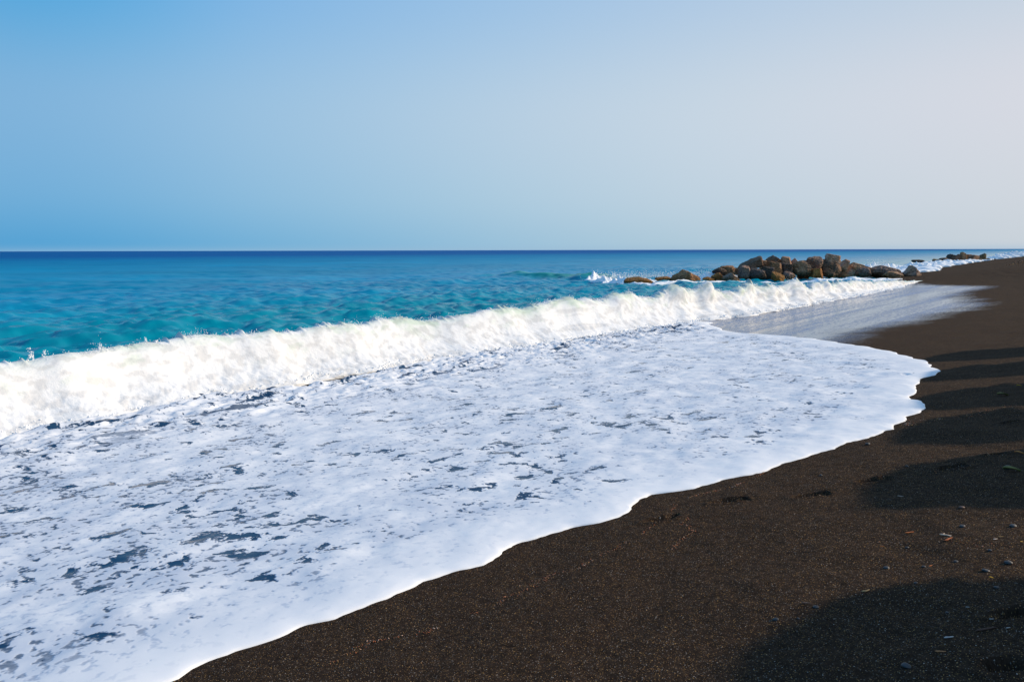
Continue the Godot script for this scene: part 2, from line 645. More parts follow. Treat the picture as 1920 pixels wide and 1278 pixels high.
func foam_texture(s0: float, s1: float, u0: float, u1: float, w: int, h: int, seed_: int) -> ImageTexture:
	var px := (s1 - s0) / w
	var holes := bytes_of(warped(seed_, px * 5.0 / 3.0 * 2.4, 5, 0.55, 0.18 / px), w, h, w * 3 / 5, h * 3 / 5)
	var broad := bytes_of(noise(seed_ + 1, 3, 0.5, FastNoiseLite.TYPE_SIMPLEX_SMOOTH, px * 0.55 * 4.0), w, h, w / 4, h / 4)
	var lace := bytes_of(noise(seed_ + 2, 3, 0.6, FastNoiseLite.TYPE_SIMPLEX_SMOOTH, px * 9.0), w, h)
	var veil := bytes_of(warped(seed_ + 3, px * 3.0 * 1.1, 4, 0.55, 0.2 / px), w, h, w / 3, h / 3)
	var long := bytes_of(warped(seed_ + 4, px * 2.2, 4, 0.5, 0.35 / px), w, h, w / 4, h)
	var data := PackedByteArray()
	data.resize(w * h * 3)
	var pal := palette(Color(0.014, 0.048, 0.105), Color(0.55, 0.60, 0.675), Color(0.85, 0.85, 0.84))
	var far_off := 8.0 if s0 > 5.0 else 0.0
	var edge := PackedFloat32Array()
	var near_off := PackedFloat32Array()
	for x in w:
		edge.append(edge_u(s0 + (x + 0.5) * px))
		near_off.append(-8.0 * (1.0 - smoothstep(1.5, 6.0, s0 + (x + 0.5) * px)))
	var o := 0
	var k := 0
	for y in h:
		var u := u0 + (u1 - u0) * (y + 0.5) / h
		var near_wave := smoothstep(-9.0, -11.4, u)
		for x in w:
			var v: float = edge[x] - u
			var rim := clampf(1.0 - v / 0.95, 0.0, 1.0)
			var th := 185.0 + far_off + near_off[x] - (broad[k] - 128) * 0.36 + 90.0 * rim - 4.0 * near_wave
			var hv := holes[k] + (lace[k] - 128) * 0.34
			var cov := clampf((th - hv) * 0.042 + 0.6, 0.0, 1.0)
			cov *= 1.0 - 0.6 * (1.0 - rim) * clampf((lace[k] - 181.0 - far_off - 1.4 * near_off[x] + (veil[k] - 128) * 0.45 + (broad[k] - 128) * 0.25) * 0.035, 0.0, 1.0)
			if near_wave > 0.0:
				cov *= 1.0 - near_wave * clampf((long[k] + (lace[k] - 128) * 0.2 - 172.0) * 0.06, 0.0, 1.0)
			var thin := 1.0 - clampf(0.16 - 0.014 * near_off[x] + (veil[k] - 110) * (0.0019 - 0.00012 * near_off[x]), 0.0, 0.45) * (1.0 - rim) - clampf((lace[k] - 134) * (0.0030 - 0.00035 * near_off[x]), 0.0, 0.34) * (1.0 - rim)
			var q := int(cov * thin * 255.0) * 3
			data[o] = pal[q]
			data[o + 1] = pal[q + 1]
			data[o + 2] = pal[q + 2]
			o += 3
			k += 1
	return ImageTexture.create_from_image(Image.create_from_data(w, h, false, Image.FORMAT_RGB8, data))


func foam_mesh(s0: float, s1: float, u0: float, u1: float, fine: float) -> ArrayMesh:
	var ss := PackedFloat32Array()
	var n := int(ceil((s1 - s0) / fine))
	for i in n + 1:
		ss.append(lerpf(s0, s1, float(i) / n))
	var vs := PackedFloat32Array([-0.02, -0.012, 0.0, 0.01, 0.022, 0.04, 0.06, 0.085, 0.115, 0.15, 0.2])
	var v := 0.25
	while v < 9.9:
		vs.append(v)
		v += 0.05
	var ni := ss.size()
	var nj := vs.size()
	var p := PackedVector3Array()
	var uv := PackedVector2Array()
	p.resize(ni * nj)
	uv.resize(ni * nj)
	for i in ni:
		var s := ss[i]
		var e := edge_u(s) + n_b.get_noise_2d(s * 1.6, 5.0) * 0.045 + n_b.get_noise_2d(s * 8.0, 25.0) * 0.014
		var toe := toe_u(s) - 0.35
		for j in nj:
			var k := i * nj + j
			var w := vs[j]
			var u := maxf(e - w, toe)
			w = e - u
			var t := clampf(w / 0.24, 0.0, 1.0)
			var thick := 0.032 * sqrt(maxf(0.0, 1.0 - (1.0 - t) * (1.0 - t)))
			if w < 0.0:
				thick = -0.02
			var y := sand_at(s, u)
			y = y + 0.5 * (absf(0.05 - y) + 0.05 - y) * 0.9
			var nearw := smoothstep(-9.4, -11.6, u)
			var roll := n_a.get_noise_2d(s * 0.55, u * 0.8 + 60.0) * 0.030 + n_a.get_noise_2d(s * 1.7 + 20.0, u * 2.2) * 0.014 + n_b.get_noise_2d(s * 5.0, u * 6.0) * 0.003
			roll += nearw * (absf(n_a.get_noise_2d(s * 0.9, u * 2.4 + 15.0)) * 0.12 + n_b.get_noise_2d(s * 3.0, u * 5.0) * 0.03)
			y += thick + roll * smoothstep(0.02, 0.9, w)
			p[k] = spot(s, u, y)
			uv[k] = Vector2((s - s0) / (s1 - s0), (u - u0) / (u1 - u0))
	return sheet(ni, nj, p, uv, PackedColorArray(), 1.0)


func foam_material(t: ImageTexture, relief: float) -> StandardMaterial3D:
	var m := mat(Color.WHITE, 1.0, 0.16)
	m.albedo_texture = t
	m.roughness_texture = t
	m.roughness_texture_channel = BaseMaterial3D.TEXTURE_CHANNEL_RED
	m.heightmap_enabled = true
	m.heightmap_texture = t
	m.heightmap_scale = relief
	m.texture_repeat = false
	return m


func build_foam_sheet() -> void:
	var t := foam_texture(-2.0, 9.5, -13.2, -1.2, 2048, 2048, 201)
	add(part(foam_mesh(-2.0, 9.5, -13.2, -1.2, 0.045), foam_material(t, 0.9)), "foam_sheet", "white sea foam with dark holes spread over the dark sand in the foreground", "", "", "stuff")
	var t2 := foam_texture(9.5, 26.0, -13.2, -1.2, 1280, 1024, 301)
	add(part(foam_mesh(9.5, 25.2, -13.2, -1.2, 0.05), foam_material_far(t2)), "foam_sheet", "white sea foam lobe whose scalloped tip runs furthest up the beach", "", "", "stuff")


func foam_material_far(t: ImageTexture) -> StandardMaterial3D:
	var m := foam_material(t, 0.9)
	m.uv1_scale = Vector3(15.7 / 16.5, 1.0, 1.0)
	return m


# ---------- the breaking wave ----------
const FACE_U := [-0.42, -0.22, -0.06, 0.10, 0.22, 0.30, 0.36, 0.44, 0.56, 0.72, 0.88, 1.0, 1.06]
const FACE_Y := [0.80, 0.93, 1.0, 0.99, 0.90, 0.76, 0.60, 0.44, 0.30, 0.18, 0.08, 0.0, -0.06]


func face(a: Array, q: float) -> float:
	var x := q * (a.size() - 1)
	var i := clampi(int(x), 0, a.size() - 2)
	return cubic_interpolate(a[i], a[i + 1], a[maxi(i - 1, 0)], a[mini(i + 2, a.size() - 1)], x - i)


func ridge(x: float, y: float, z: float) -> float:
	return 1.0 - 2.0 * absf(n_r.get_noise_3d(x, y, z)) * 1.6


func build_breaker() -> void:
	var ss := PackedFloat32Array()
	var s := -9.0
	while s < 76.0:
		ss.append(s)
		var dist := maxf(12.0, spot(s, -12.0, 0.0).length())
		s += 0.0017 * dist
	var nj := 84
	var ni := ss.size()
	var p := PackedVector3Array()
	var uv := PackedVector2Array()
	var c := PackedColorArray()
	p.resize(ni * nj)
	uv.resize(ni * nj)
	c.resize(ni * nj)
	for i in ni:
		s = ss[i]
		var h := crest_h(s)
		var uc := crest_u(s)
		var w := toe_u(s) - uc
		var big := clampf(h / 0.9, 0.0, 1.15)
		var puff := smoothstep(17.0, 27.0, s)
		var spike := pow(maxf(0.0, n_b.get_noise_2d(s * 2.4, 3.0)), 2.0) * 0.07 + pow(maxf(0.0, n_b.get_noise_2d(s * 5.0, 43.0)), 2.0) * 0.26 + n_b.get_noise_2d(s * 3.0, 63.0) * 0.018
		var glassy := smoothstep(0.02, 0.35, n_a.get_noise_2d(s * 0.33, 201.0)) * (1.0 - 0.5 * puff)
		for j in nj:
			var q := float(j) / (nj - 1)
			var k := i * nj + j
			var fu := face(FACE_U, q)
			var fy := face(FACE_Y, q)
			var u := uc + fu * w
			var y := 0.05 + fy * (h - 0.05)
			var low := smoothstep(0.45, 0.95, q)
			var top := 1.0 - smoothstep(0.20, 0.42, q)
			# falling curtains above, rolling billows below
			# (further along, where the wave has already collapsed, the lumps are broader)
			var curtain := 0.0
			var billow := 0.0
			if puff < 1.0:
				curtain = n_s.get_noise_2d(s * 0.8, q * 0.9 + 3.0) * 0.07 + n_b.get_noise_2d(s * 2.4, q * 2.2 + 9.0) * 0.010
				billow = ridge(s * 2.0, q * 4.0, 17.0) * (0.006 + 0.040 * low) + ridge(s * 6.5, q * 9.0, 29.0) * (0.003 + 0.011 * low)
			if puff > 0.0:
				curtain = lerpf(curtain, n_s.get_noise_2d(s * 0.45 + 60.0, q * 1.3) * 0.17, puff)
				billow = lerpf(billow, n_s.get_noise_3d(s * 1.0, q * 3.4, 57.0) * 0.09 + n_r.get_noise_3d(s * 2.2, q * 8.0, 29.0) * 0.035, puff)
			var grit := n_r.get_noise_3d(s * 16.0, q * 26.0, 5.0) * (0.004 + 0.006 * low)
			var out := (curtain * (1.0 - top * 0.6) + billow) * (0.50 + 0.35 * puff) + grit
			out *= big * smoothstep(0.0, 0.12, q) * (1.0 - smoothstep(0.93, 1.0, q))
			u += out * 0.85
			y += out * lerpf(0.75, 0.35, q)
			y += spike * big * exp(-pow((q - 0.17) / 0.09, 2.0)) * (1.0 + 1.0 * puff)
			p[k] = spot(s, u, y)
			uv[k] = Vector2(s, q * 1.9)
			var g := glassy * exp(-pow((q - 0.24) / 0.13, 2.0)) * (0.85 + 1.0 * n_b.get_noise_2d(s * 3.0, q * 6.0))
			g += 0.35 * smoothstep(0.15, 0.5, n_b.get_noise_2d(s * 1.1 + 70.0, q * 4.0)) * exp(-pow((q - 0.36) / 0.2, 2.0))
			g += (0.30 + 0.55 * n_b.get_noise_2d(s * 1.4, q * 5.0 + 33.0)) * exp(-pow((q - 0.21) / 0.12, 2.0))
			var col := Color(0.755, 0.765, 0.765).lerp(Color(0.46, 0.58, 0.46), clampf(g, 0.0, 0.7))
			var grey := clampf(n_b.get_noise_2d(s * lerpf(2.6, 1.2, puff), q * 7.0 + 5.0) * 0.6, 0.0, 0.17)
			c[k] = col * (1.0 - grey)
	var m := mat(Color.WHITE, 0.9, 0.3)
	m.vertex_color_use_as_albedo = true
	m.heightmap_enabled = true
	m.heightmap_texture = tex_noise(1024, noise(401, 5, 0.65, FastNoiseLite.TYPE_SIMPLEX_SMOOTH, 0.03))
	m.heightmap_scale = 0.35
	m.uv1_scale = Vector3(0.7, 0.7, 0.7)
	add(part(sheet(ni, nj, p, uv, c, -1.0), m), "breaking_wave", "long white wave breaking along the shore, from the left edge to the far sand tip", "", "", "structure")


# ---------- white water round the rocks ----------
# A ridge of foam along a line of (x, z) points: width, height, level.
func foam_ridge(pts: Array, width: float, height: float, level: float, seed_: float) -> ArrayMesh:
	var cu := Curve3D.new()
	for q in pts:
		cu.add_point(Vector3(q[0], level, q[1]))
	var length := cu.get_baked_length()
	var ni := int(clampf(length / 0.10, 40, 700))
	var nj := 22
	var p := PackedVector3Array()
	var uv := PackedVector2Array()
	for i in ni:
		var a := length * i / (ni - 1)
		var at := cu.sample_baked(a)
		var ahead := (cu.sample_baked(minf(a + 0.3, length)) - cu.sample_baked(maxf(a - 0.3, 0.0))).normalized()
		var across := Vector3(-ahead.z, 0, ahead.x)
		var taper := smoothstep(0.0, 1.5, a) * smoothstep(0.0, 1.5, length - a)
		var wd := width * (0.65 + 0.7 * n_b.get_noise_2d(a * 0.5, seed_)) * (0.25 + 0.75 * taper)
		var ht := height * maxf(0.12, 0.6 + 1.3 * n_b.get_noise_2d(a * 0.45, seed_ + 20.0)) * taper
		for j in nj:
			var q := float(j) / (nj - 1) * 2.0 - 1.0
			var side := q * wd + 0.25 * wd * n_b.get_noise_2d(a * 1.2, seed_ + 40.0)
			var up := (1.0 - q * q) * ht * (0.75 + 0.9 * n_b.get_noise_3d(a * 1.1, q * 2.0, seed_)) + 0.05 * n_b.get_noise_3d(a * 4.0, q * 5.0, seed_ + 9.0)
			if j == 0 or j == nj - 1:
				up = -0.15
			var e := at + across * side
			var es := e.x * TX + e.z * TZ
			var eu := e.x * NX + e.z * NZ
			var ground := maxf(sea_lift(es, eu, 0.13, 0.5), profile(eu - bend(es)))
			p.append(e + Vector3(0, ground + maxf(up, -0.15), 0))
			uv.append(Vector2(a, q))
	return sheet(ni, nj, p, uv, PackedColorArray(), -1.0)


func build_rock_foam() -> void:
	var m := mat(lin_col(0.88, 0.89, 0.88), 0.9, 0.3)
	var add_foam := func(pts: Array, width: float, height: float, level: float, seed_: float, label: String) -> void:
		add(part(foam_ridge(pts, width, height, level, seed_), m), "surf_foam", label, "", "", "stuff")
	add_foam.call([[7.6, -62.5], [8.4, -58.6], [10.2, -57.4], [13.0, -58.9], [15.8, -60.6], [18.6, -61.6], [21.1, -62.1]], 0.5, 0.10, 0.03, 1.0, "thin line of foam along the seaward foot of the rocks")
	add_foam.call([[20.0, -61.0], [25.1, -61.4], [28.4, -62.0], [30.2, -62.3]], 2.0, 0.14, 0.05, 2.0, "band of foam along the landward foot of the rocks")
	add_foam.call([[6.2, -66.5], [7.6, -63.6], [9.2, -61.3], [11.6, -61.2]], 1.3, 0.60, 0.05, 3.0, "white crest curling round the outermost low rock")
	add_foam.call([[10.2, -63.2], [12.2, -64.2], [14.4, -63.6]], 1.0, 0.50, 0.04, 4.0, "foam heaped behind the small low rock")
	add_foam.call([[14.6, -64.5], [16.6, -66.2], [19.4, -68.5]], 1.2, 0.62, 0.05, 5.0, "foam breaking between the lone pointed boulder and the pile")
	add_foam.call([[17.0, -67.0], [21.0, -70.5], [25.0, -72.5]], 0.7, 0.55, 0.05, 6.0, "spent wave behind the seaward shoulder of the pile")
	add_foam.call([[30.0, -71.0], [35.0, -78.5], [40.0, -84.0], [46.0, -90.0]], 2.4, 0.75, 0.12, 7.0, "white wave breaking in the bay behind the landward rocks")
	add_foam.call([[38.5, -76.5], [42.0, -83.0], [48.0, -93.0], [56.0, -105.0], [68.0, -121.0], [86.0, -146.0]], 2.0, 0.30, 0.16, 8.0, "white wash along the far beach behind the last boulder")
	add_foam.call([[40.0, -86.0], [50.0, -100.0], [62.0, -119.0], [78.0, -140.0]], 2.6, 0.45, 0.10, 9.0, "second line of white water off the far beach")
	add_foam.call([[84.0, -140.0], [98.0, -158.0], [112.0, -172.0], [130.0, -190.0]], 2.6, 0.7, 0.15, 10.0, "distant white wave right of the far rocks")


# ---------- spray ----------
func build_spray() -> void:
	var ball := SphereMesh.new()
	ball.radius = 1.0
	ball.height = 2.0
	ball.radial_segments = 7
	ball.rings = 4
	var m := mat(lin_col(0.90, 0.91, 0.91), 0.6, 0.4)
	var at: Array[Transform3D] = []
	for k in 44000:
		var s := -3.0 + 60.0 * pow(rng.randf(), 1.5)
		var h := crest_h(s)
		if h < 0.25:
			continue
		var dist := spot(s, -12.5, 0.0).length()
		var clump := maxf(0.0, n_b.get_noise_2d(s * 1.3, 3.0)) + 0.7 * maxf(0.0, n_b.get_noise_2d(s * 5.0, 43.0))
		if rng.randf() > 0.10 + clump * 1.0:
			continue
		var up := -log(maxf(rng.randf(), 0.001)) * (0.012 + 0.05 * clump) - 0.02
		var r := rng.randf_range(0.002, 0.0065) * clampf(dist / 14.0, 0.8, 1.8)
		if up > 0.12:
			r *= 0.7
		at.append(Transform3D(Basis.from_scale(Vector3(r, r * rng.randf_range(0.8, 1.8), r)), spot(s, crest_u(s) + rng.randf_range(-0.16, 0.14), h * 1.0 + up)))
	for k in 2000:
		var s := -3.0 + 62.0 * pow(rng.randf(), 1.4)
		var dist := spot(s, -12.5, 0.0).length()
		var r := rng.randf_range(0.004, 0.014) * clampf(dist / 14.0, 0.8, 2.0)
		var back := rng.randf() * rng.randf() * 0.5
		at.append(Transform3D(Basis.from_scale(Vector3(r, r, r)), spot(s, toe_u(s) + 0.02 - back + 0.05 * n_b.get_noise_2d(s * 4.0, 1.0), 0.07 + back * 0.25 + rng.randf() * 0.05)))
	# three small jets thrown up from the crest near the left edge
	for jet in [[4.62, 0.20, 0.5], [4.72, 0.26, -0.35], [4.85, 0.18, 0.2], [5.72, 0.13, 0.3], [6.62, 0.16, -0.3], [6.75, 0.09, 0.3]]:
		for k in 46:
			var t := rng.randf()
			var s: float = jet[0] + jet[2] * t * 0.16 + rng.randfn(0.0, 0.006 + 0.01 * t)
			var r := rng.randf_range(0.004, 0.009) * (1.1 - 0.4 * t)
			at.append(Transform3D(Basis.from_scale(Vector3(r, r * 1.3, r)), spot(s, crest_u(s) + 0.02 + rng.randfn(0.0, 0.01), crest_h(jet[0]) - 0.03 + float(jet[1]) * (t - 0.15 * t * t))))
	# the burst of spray in the bay behind the landward rocks
	for k in 9000:
		var t := rng.randf()
		var pos := Vector3(32.0, 0.4, -74.0).lerp(Vector3(41.0, 0.3, -85.0), t)
		var tall := 0.25 + 1.0 * exp(-pow((t - 0.45) / 0.18, 2.0)) + 0.35 * maxf(0.0, n_b.get_noise_2d(t * 12.0, 77.0))
		pos += Vector3(rng.randfn(0.0, 0.5), absf(rng.randfn(0.0, 0.36)) * tall, rng.randfn(0.0, 0.5))
		var r := rng.randf_range(0.008, 0.024)
		at.append(Transform3D(Basis.from_scale(Vector3(r, r, r)), pos))
	for k in 2500:
		var pos := Vector3(7.0, 0.25, -64.0).lerp(Vector3(19.0, 0.25, -68.0), rng.randf())
		pos += Vector3(rng.randfn(0.0, 0.6), absf(rng.randfn(0.0, 0.22)), rng.randfn(0.0, 0.5))
		var r := rng.randf_range(0.012, 0.03)
		at.append(Transform3D(Basis.from_scale(Vector3(r, r, r)), pos))
	var mm := MultiMesh.new()
	mm.transform_format = MultiMesh.TRANSFORM_3D
	mm.mesh = ball
	mm.instance_count = at.size()
	for i in at.size():
		mm.set_instance_transform(i, at[i])
	var o := MultiMeshInstance3D.new()
	o.multimesh = mm
	o.material_override = m
	add(o, "spray", "white droplets thrown up along the crest and foot of the breaking wave", "", "", "stuff")


# ---------- the breakwater ----------
# x, y, z of the middle, half width, half height, half depth, shape, tone, label
const ROCKS := [
	[9.28,0.14,-58.82,0.98,0.37,0.54,"low","gold","low golden brown rock awash, the outermost of the breakwater on its seaward end"],
	[11.74,0.09,-62.08,0.62,0.33,0.37,"low","gold","small low golden rock between the outermost rock and the pointed brown boulder"],
	[13.34,0.35,-61.49,1.02,0.59,0.69,"peak","brown","pointed brown boulder standing alone in the water with white foam on its left"],
	[15.67,0.05,-63.95,0.47,0.28,0.30,"low","gold","little ochre rock barely above the water, right of the lone pointed boulder"],
	[16.50,0.20,-64.47,0.45,0.43,0.37,"round","orange","rounded orange rock at the water, in front of the black round boulder"],
	[16.90,0.67,-65.47,0.57,0.36,0.44,"round","black","black round boulder behind the rounded orange rock, at the seaward end of the pile"],
	[17.80,0.78,-66.02,0.59,0.39,0.47,"block","brown","brown pitted boulder right of the black round one, on the low seaward shoulder"],
	[18.70,0.67,-66.55,0.38,0.31,0.34,"block","brown","small brown rock tucked between the pitted boulder and the tilted slab"],
	[17.32,0.20,-63.31,0.63,0.44,0.44,"peak","grey","grey wedge with a pinkish right face at the water, below the pitted boulder"],
	[19.85,1.32,-66.62,0.99,0.61,0.76,"slab","dark","long dark slab tilted up to a point, highest rock of the seaward half"],
	[18.96,0.62,-65.24,0.48,0.56,0.48,"block","grey","upright grey rock propping the lower end of the tilted slab"],
	[19.82,0.50,-64.99,0.67,0.52,0.58,"round","black","dark bulky boulder at the water underneath the tilted slab"],
	[21.23,1.20,-67.41,0.36,0.43,0.36,"block","tan","small tan rock in the notch right of the tilted slab"],
	[20.88,0.55,-65.27,0.48,0.54,0.48,"block","black","black shaded block at the water between the bulky boulder and the split brown one"],
	[22.13,1.42,-67.58,0.67,0.56,0.61,"peak","dark","dark wedge with a pale tip, at the left of the upper middle ridge"],
	[21.70,0.94,-66.03,0.59,0.57,0.58,"block","brown","split brown boulder with a bright ragged ridge, below the dark wedge"],
	[21.34,0.23,-64.14,0.47,0.46,0.39,"low","gold","golden rock at the water under the split brown boulder"],
	[23.01,1.44,-67.54,0.49,0.45,0.47,"block","pale","pale pinkish block on the crest right of the dark wedge"],
	[22.74,0.80,-66.28,0.57,0.57,0.57,"block","black","dark boulder in the middle of the pile, under the pale crest block"],
	[23.84,1.32,-67.66,0.34,0.43,0.34,"peak","pale","little pale pointed rock standing on the crest, next to the pale block"],
	[22.55,0.23,-65.19,0.52,0.47,0.42,"round","grey","blue grey rock at the water below the dark middle boulder"],
	[23.90,0.93,-66.30,0.73,0.62,0.66,"round","brown","broad brown boulder with an ochre right flank in the middle of the pile"],
	[24.92,1.20,-68.20,0.32,0.36,0.32,"block","pale","pale rock peeping out behind the broad brown boulder"],
	[24.58,0.20,-67.43,0.54,0.43,0.40,"low","brown","low brown rock at the water in front of the broad brown boulder"],
	[25.18,1.29,-66.93,0.69,0.60,0.64,"round","grey","large grey rounded boulder left of the perched block"],
	[25.01,0.52,-65.87,0.44,0.42,0.42,"block","orange","bright orange rock at the water below the large grey rounded boulder"],
	[26.42,1.22,-67.87,0.36,0.43,0.36,"block","pale","pale rock wedged between the grey rounded boulder and the perched block"],
	[26.88,1.73,-67.16,0.53,0.39,0.45,"perched","pale","square block perched on top of the pile, the highest of all the rocks"],
	[26.58,0.84,-66.82,0.82,0.69,0.74,"round","dark","big dark brown boulder carrying the perched square block"],
	[28.12,1.17,-67.95,0.45,0.47,0.45,"lean","pale","narrow pale rocks leaning right, behind the largest sandy boulder"],
	[27.24,0.09,-67.85,0.56,0.32,0.35,"low","dark","low dark rock in the foam left of the largest sandy boulder"],
	[28.75,0.43,-68.41,1.14,0.67,0.78,"big","sand","largest sandy coloured boulder, smooth and sunlit, at the foot of the pile"],
	[29.54,0.96,-68.25,0.88,0.41,0.60,"slab2","tan","flat tan boulder sloping behind the largest sandy boulder"],
	[29.64,0.58,-67.45,0.63,0.40,0.49,"round","grey","smooth grey boulder on the landward side of the largest sandy one"],
	[30.42,0.19,-69.15,0.57,0.41,0.40,"low","tan","low tan rock leaning on the right flank of the largest sandy boulder"],
	[31.40,0.58,-67.91,1.24,0.52,0.81,"big","grey","wide grey boulder with a sloping tan right side, near the beach end"],
	[31.28,0.29,-65.88,0.74,0.37,0.45,"low","tan","low tan rock in front of the wide grey boulder"],
	[33.17,0.37,-67.99,0.34,0.16,0.30,"low","dark","small dark rock between the low tan rock and the last boulder on the sand"],
	[33.07,0.58,-66.29,0.68,0.55,0.53,"peak","split","two sided boulder on the sand, grey left and pink right, last of the breakwater"],
	[65.06,0.57,-128.61,0.94,0.23,0.52,"low","black","flat black reef rock awash, left of the far rock group"],
	[71.14,0.54,-134.64,0.71,0.31,0.47,"low","olive","low olive rock at the left foot of the far group"],
	[72.39,0.60,-134.65,0.80,0.42,0.58,"round","black","round dark rock at the left of the far group"],
	[74.11,0.94,-135.69,0.54,0.70,0.54,"block","black","tall dark rock at the left of the far crest"],
	[74.45,0.89,-134.68,0.63,0.58,0.60,"block","dark","dark brown block beside the tall dark rock of the far group"],
	[76.15,0.97,-136.70,0.59,0.61,0.59,"peak","dark","dark pointed rock in the middle of the far group"],
	[75.75,1.17,-134.71,0.49,0.78,0.49,"block","tan","tall tan rock, highest of the far group"],
	[77.74,1.04,-136.71,0.54,0.50,0.52,"block","orange","orange brown rock right of the tall tan one of the far group"],
	[76.82,0.89,-133.67,0.89,0.58,0.70,"round","dark","broad dark rock right of centre in the far group"],
	[75.75,0.57,-131.62,0.61,0.31,0.43,"low","grey","low bluish grey rock at the foot of the far group"],
	[78.87,1.05,-134.70,0.76,0.67,0.71,"round","olive","large round dark green rock at the right of the far group"],
	[76.15,0.65,-130.63,0.24,0.24,0.30,"block","tan","little pale rock at the foot of the round dark green one"],
	[79.17,0.67,-133.65,0.40,0.27,0.32,"low","olive","low olive rock at the right foot of the far group"],
]
const TONES := {
	"gold": [0.33, 0.20, 0.07], "brown": [0.30, 0.19, 0.11], "orange": [0.40, 0.20, 0.07], "black": [0.10, 0.085, 0.075], "grey": [0.23, 0.175, 0.145],
	"dark": [0.17, 0.11, 0.07], "tan": [0.36, 0.26, 0.18], "pale": [0.46, 0.32, 0.23], "sand": [0.45, 0.34, 0.24], "split": [0.33, 0.26, 0.22], "olive": [0.13, 0.12, 0.07],
}


func ico(level: int) -> Array:
	var t := (1.0 + sqrt(5.0)) / 2.0
	var v := [Vector3(-1, t, 0), Vector3(1, t, 0), Vector3(-1, -t, 0), Vector3(1, -t, 0), Vector3(0, -1, t), Vector3(0, 1, t), Vector3(0, -1, -t), Vector3(0, 1, -t), Vector3(t, 0, -1), Vector3(t, 0, 1), Vector3(-t, 0, -1), Vector3(-t, 0, 1)]
	for i in 12:
		v[i] = v[i].normalized()
	var f := [0, 11, 5, 0, 5, 1, 0, 1, 7, 0, 7, 10, 0, 10, 11, 1, 5, 9, 5, 11, 4, 11, 10, 2, 10, 7, 6, 7, 1, 8, 3, 9, 4, 3, 4, 2, 3, 2, 6, 3, 6, 8, 3, 8, 9, 4, 9, 5, 2, 4, 11, 6, 2, 10, 8, 6, 7, 9, 8, 1]
	for l in level:
		var cut := {}
		var g := []
		for k in range(0, f.size(), 3):
			var m := []
			for e in 3:
				var a: int = f[k + e]
				var b: int = f[k + (e + 1) % 3]
				var key := mini(a, b) * 100000 + maxi(a, b)
				if not cut.has(key):
					cut[key] = v.size()
					v.append(((v[a] + v[b]) * 0.5).normalized())
				m.append(cut[key])
			g.append_array([f[k], m[0], m[2], f[k + 1], m[1], m[0], f[k + 2], m[2], m[1], m[0], m[1], m[2]])
		f = g
	return [v, f]


func rock_planes(shape: String, r: RandomNumberGenerator) -> Array:
	var out := []
	var n := 9
	var lo := 0.72
	var hi := 0.98
	match shape:
		"peak":
			out = [[Vector3(-0.62, 0.72, 0.22), 0.62], [Vector3(0.70, 0.62, 0.16), 0.60], [Vector3(-0.25, 0.25, 0.9), 0.72], [Vector3(0.45, 0.15, 0.85), 0.70]]
			n = 5
			lo = 0.85
		"block", "perched":
			out = [[Vector3(0.1, 1.0, 0.05), 0.66], [Vector3(-1.0, 0.12, 0.15), 0.66], [Vector3(0.95, 0.2, 0.2), 0.66], [Vector3(-0.2, 0.1, 1.0), 0.66], [Vector3(0.0, -1.0, 0.0), 0.68], [Vector3(0.6, 0.1, 0.8), 0.74]]
			n = 5
			lo = 0.8
		"slab":
			out = [[Vector3(-0.52, 0.85, 0.08), 0.30], [Vector3(0.95, 0.35, 0.1), 0.80], [Vector3(0.35, -0.93, 0.0), 0.42], [Vector3(-0.15, 0.2, 0.97), 0.62]]
			n = 4
			lo = 0.9
		"slab2":
			out = [[Vector3(0.42, 0.9, 0.1), 0.45], [Vector3(-0.3, 0.9, 0.3), 0.55], [Vector3(0.0, -1.0, 0.1), 0.6], [Vector3(0.1, 0.3, 0.95), 0.6]]
			n = 4
			lo = 0.85
		"lean":
			out = [[Vector3(-0.75, 0.65, 0.1), 0.40], [Vector3(0.9, -0.4, 0.1), 0.42], [Vector3(0.5, 0.8, 0.1), 0.85], [Vector3(0.0, 0.1, 1.0), 0.6]]
			n = 3
			lo = 0.9
		"low":
			out = [[Vector3(-0.15, 0.95, 0.25), 0.6], [Vector3(0.4, 0.85, 0.2), 0.66]]
			n = 6
		"round":
			n = 7
			lo = 0.62
		"big":
			out = [[Vector3(-0.55, 0.75, 0.35), 0.72], [Vector3(0.55, 0.78, 0.25), 0.70], [Vector3(-0.1, 0.3, 0.95), 0.78]]
			n = 7
			lo = 0.8
	for k in n:
		out.append([Vector3(r.randfn(), r.randfn() * 0.8, r.randfn()).normalized(), r.randf_range(lo, hi)])
	for q in out:
		q[0] = (q[0] as Vector3 + 0.12 * Vector3(r.randfn(), r.randfn(), r.randfn())).normalized()
	return out


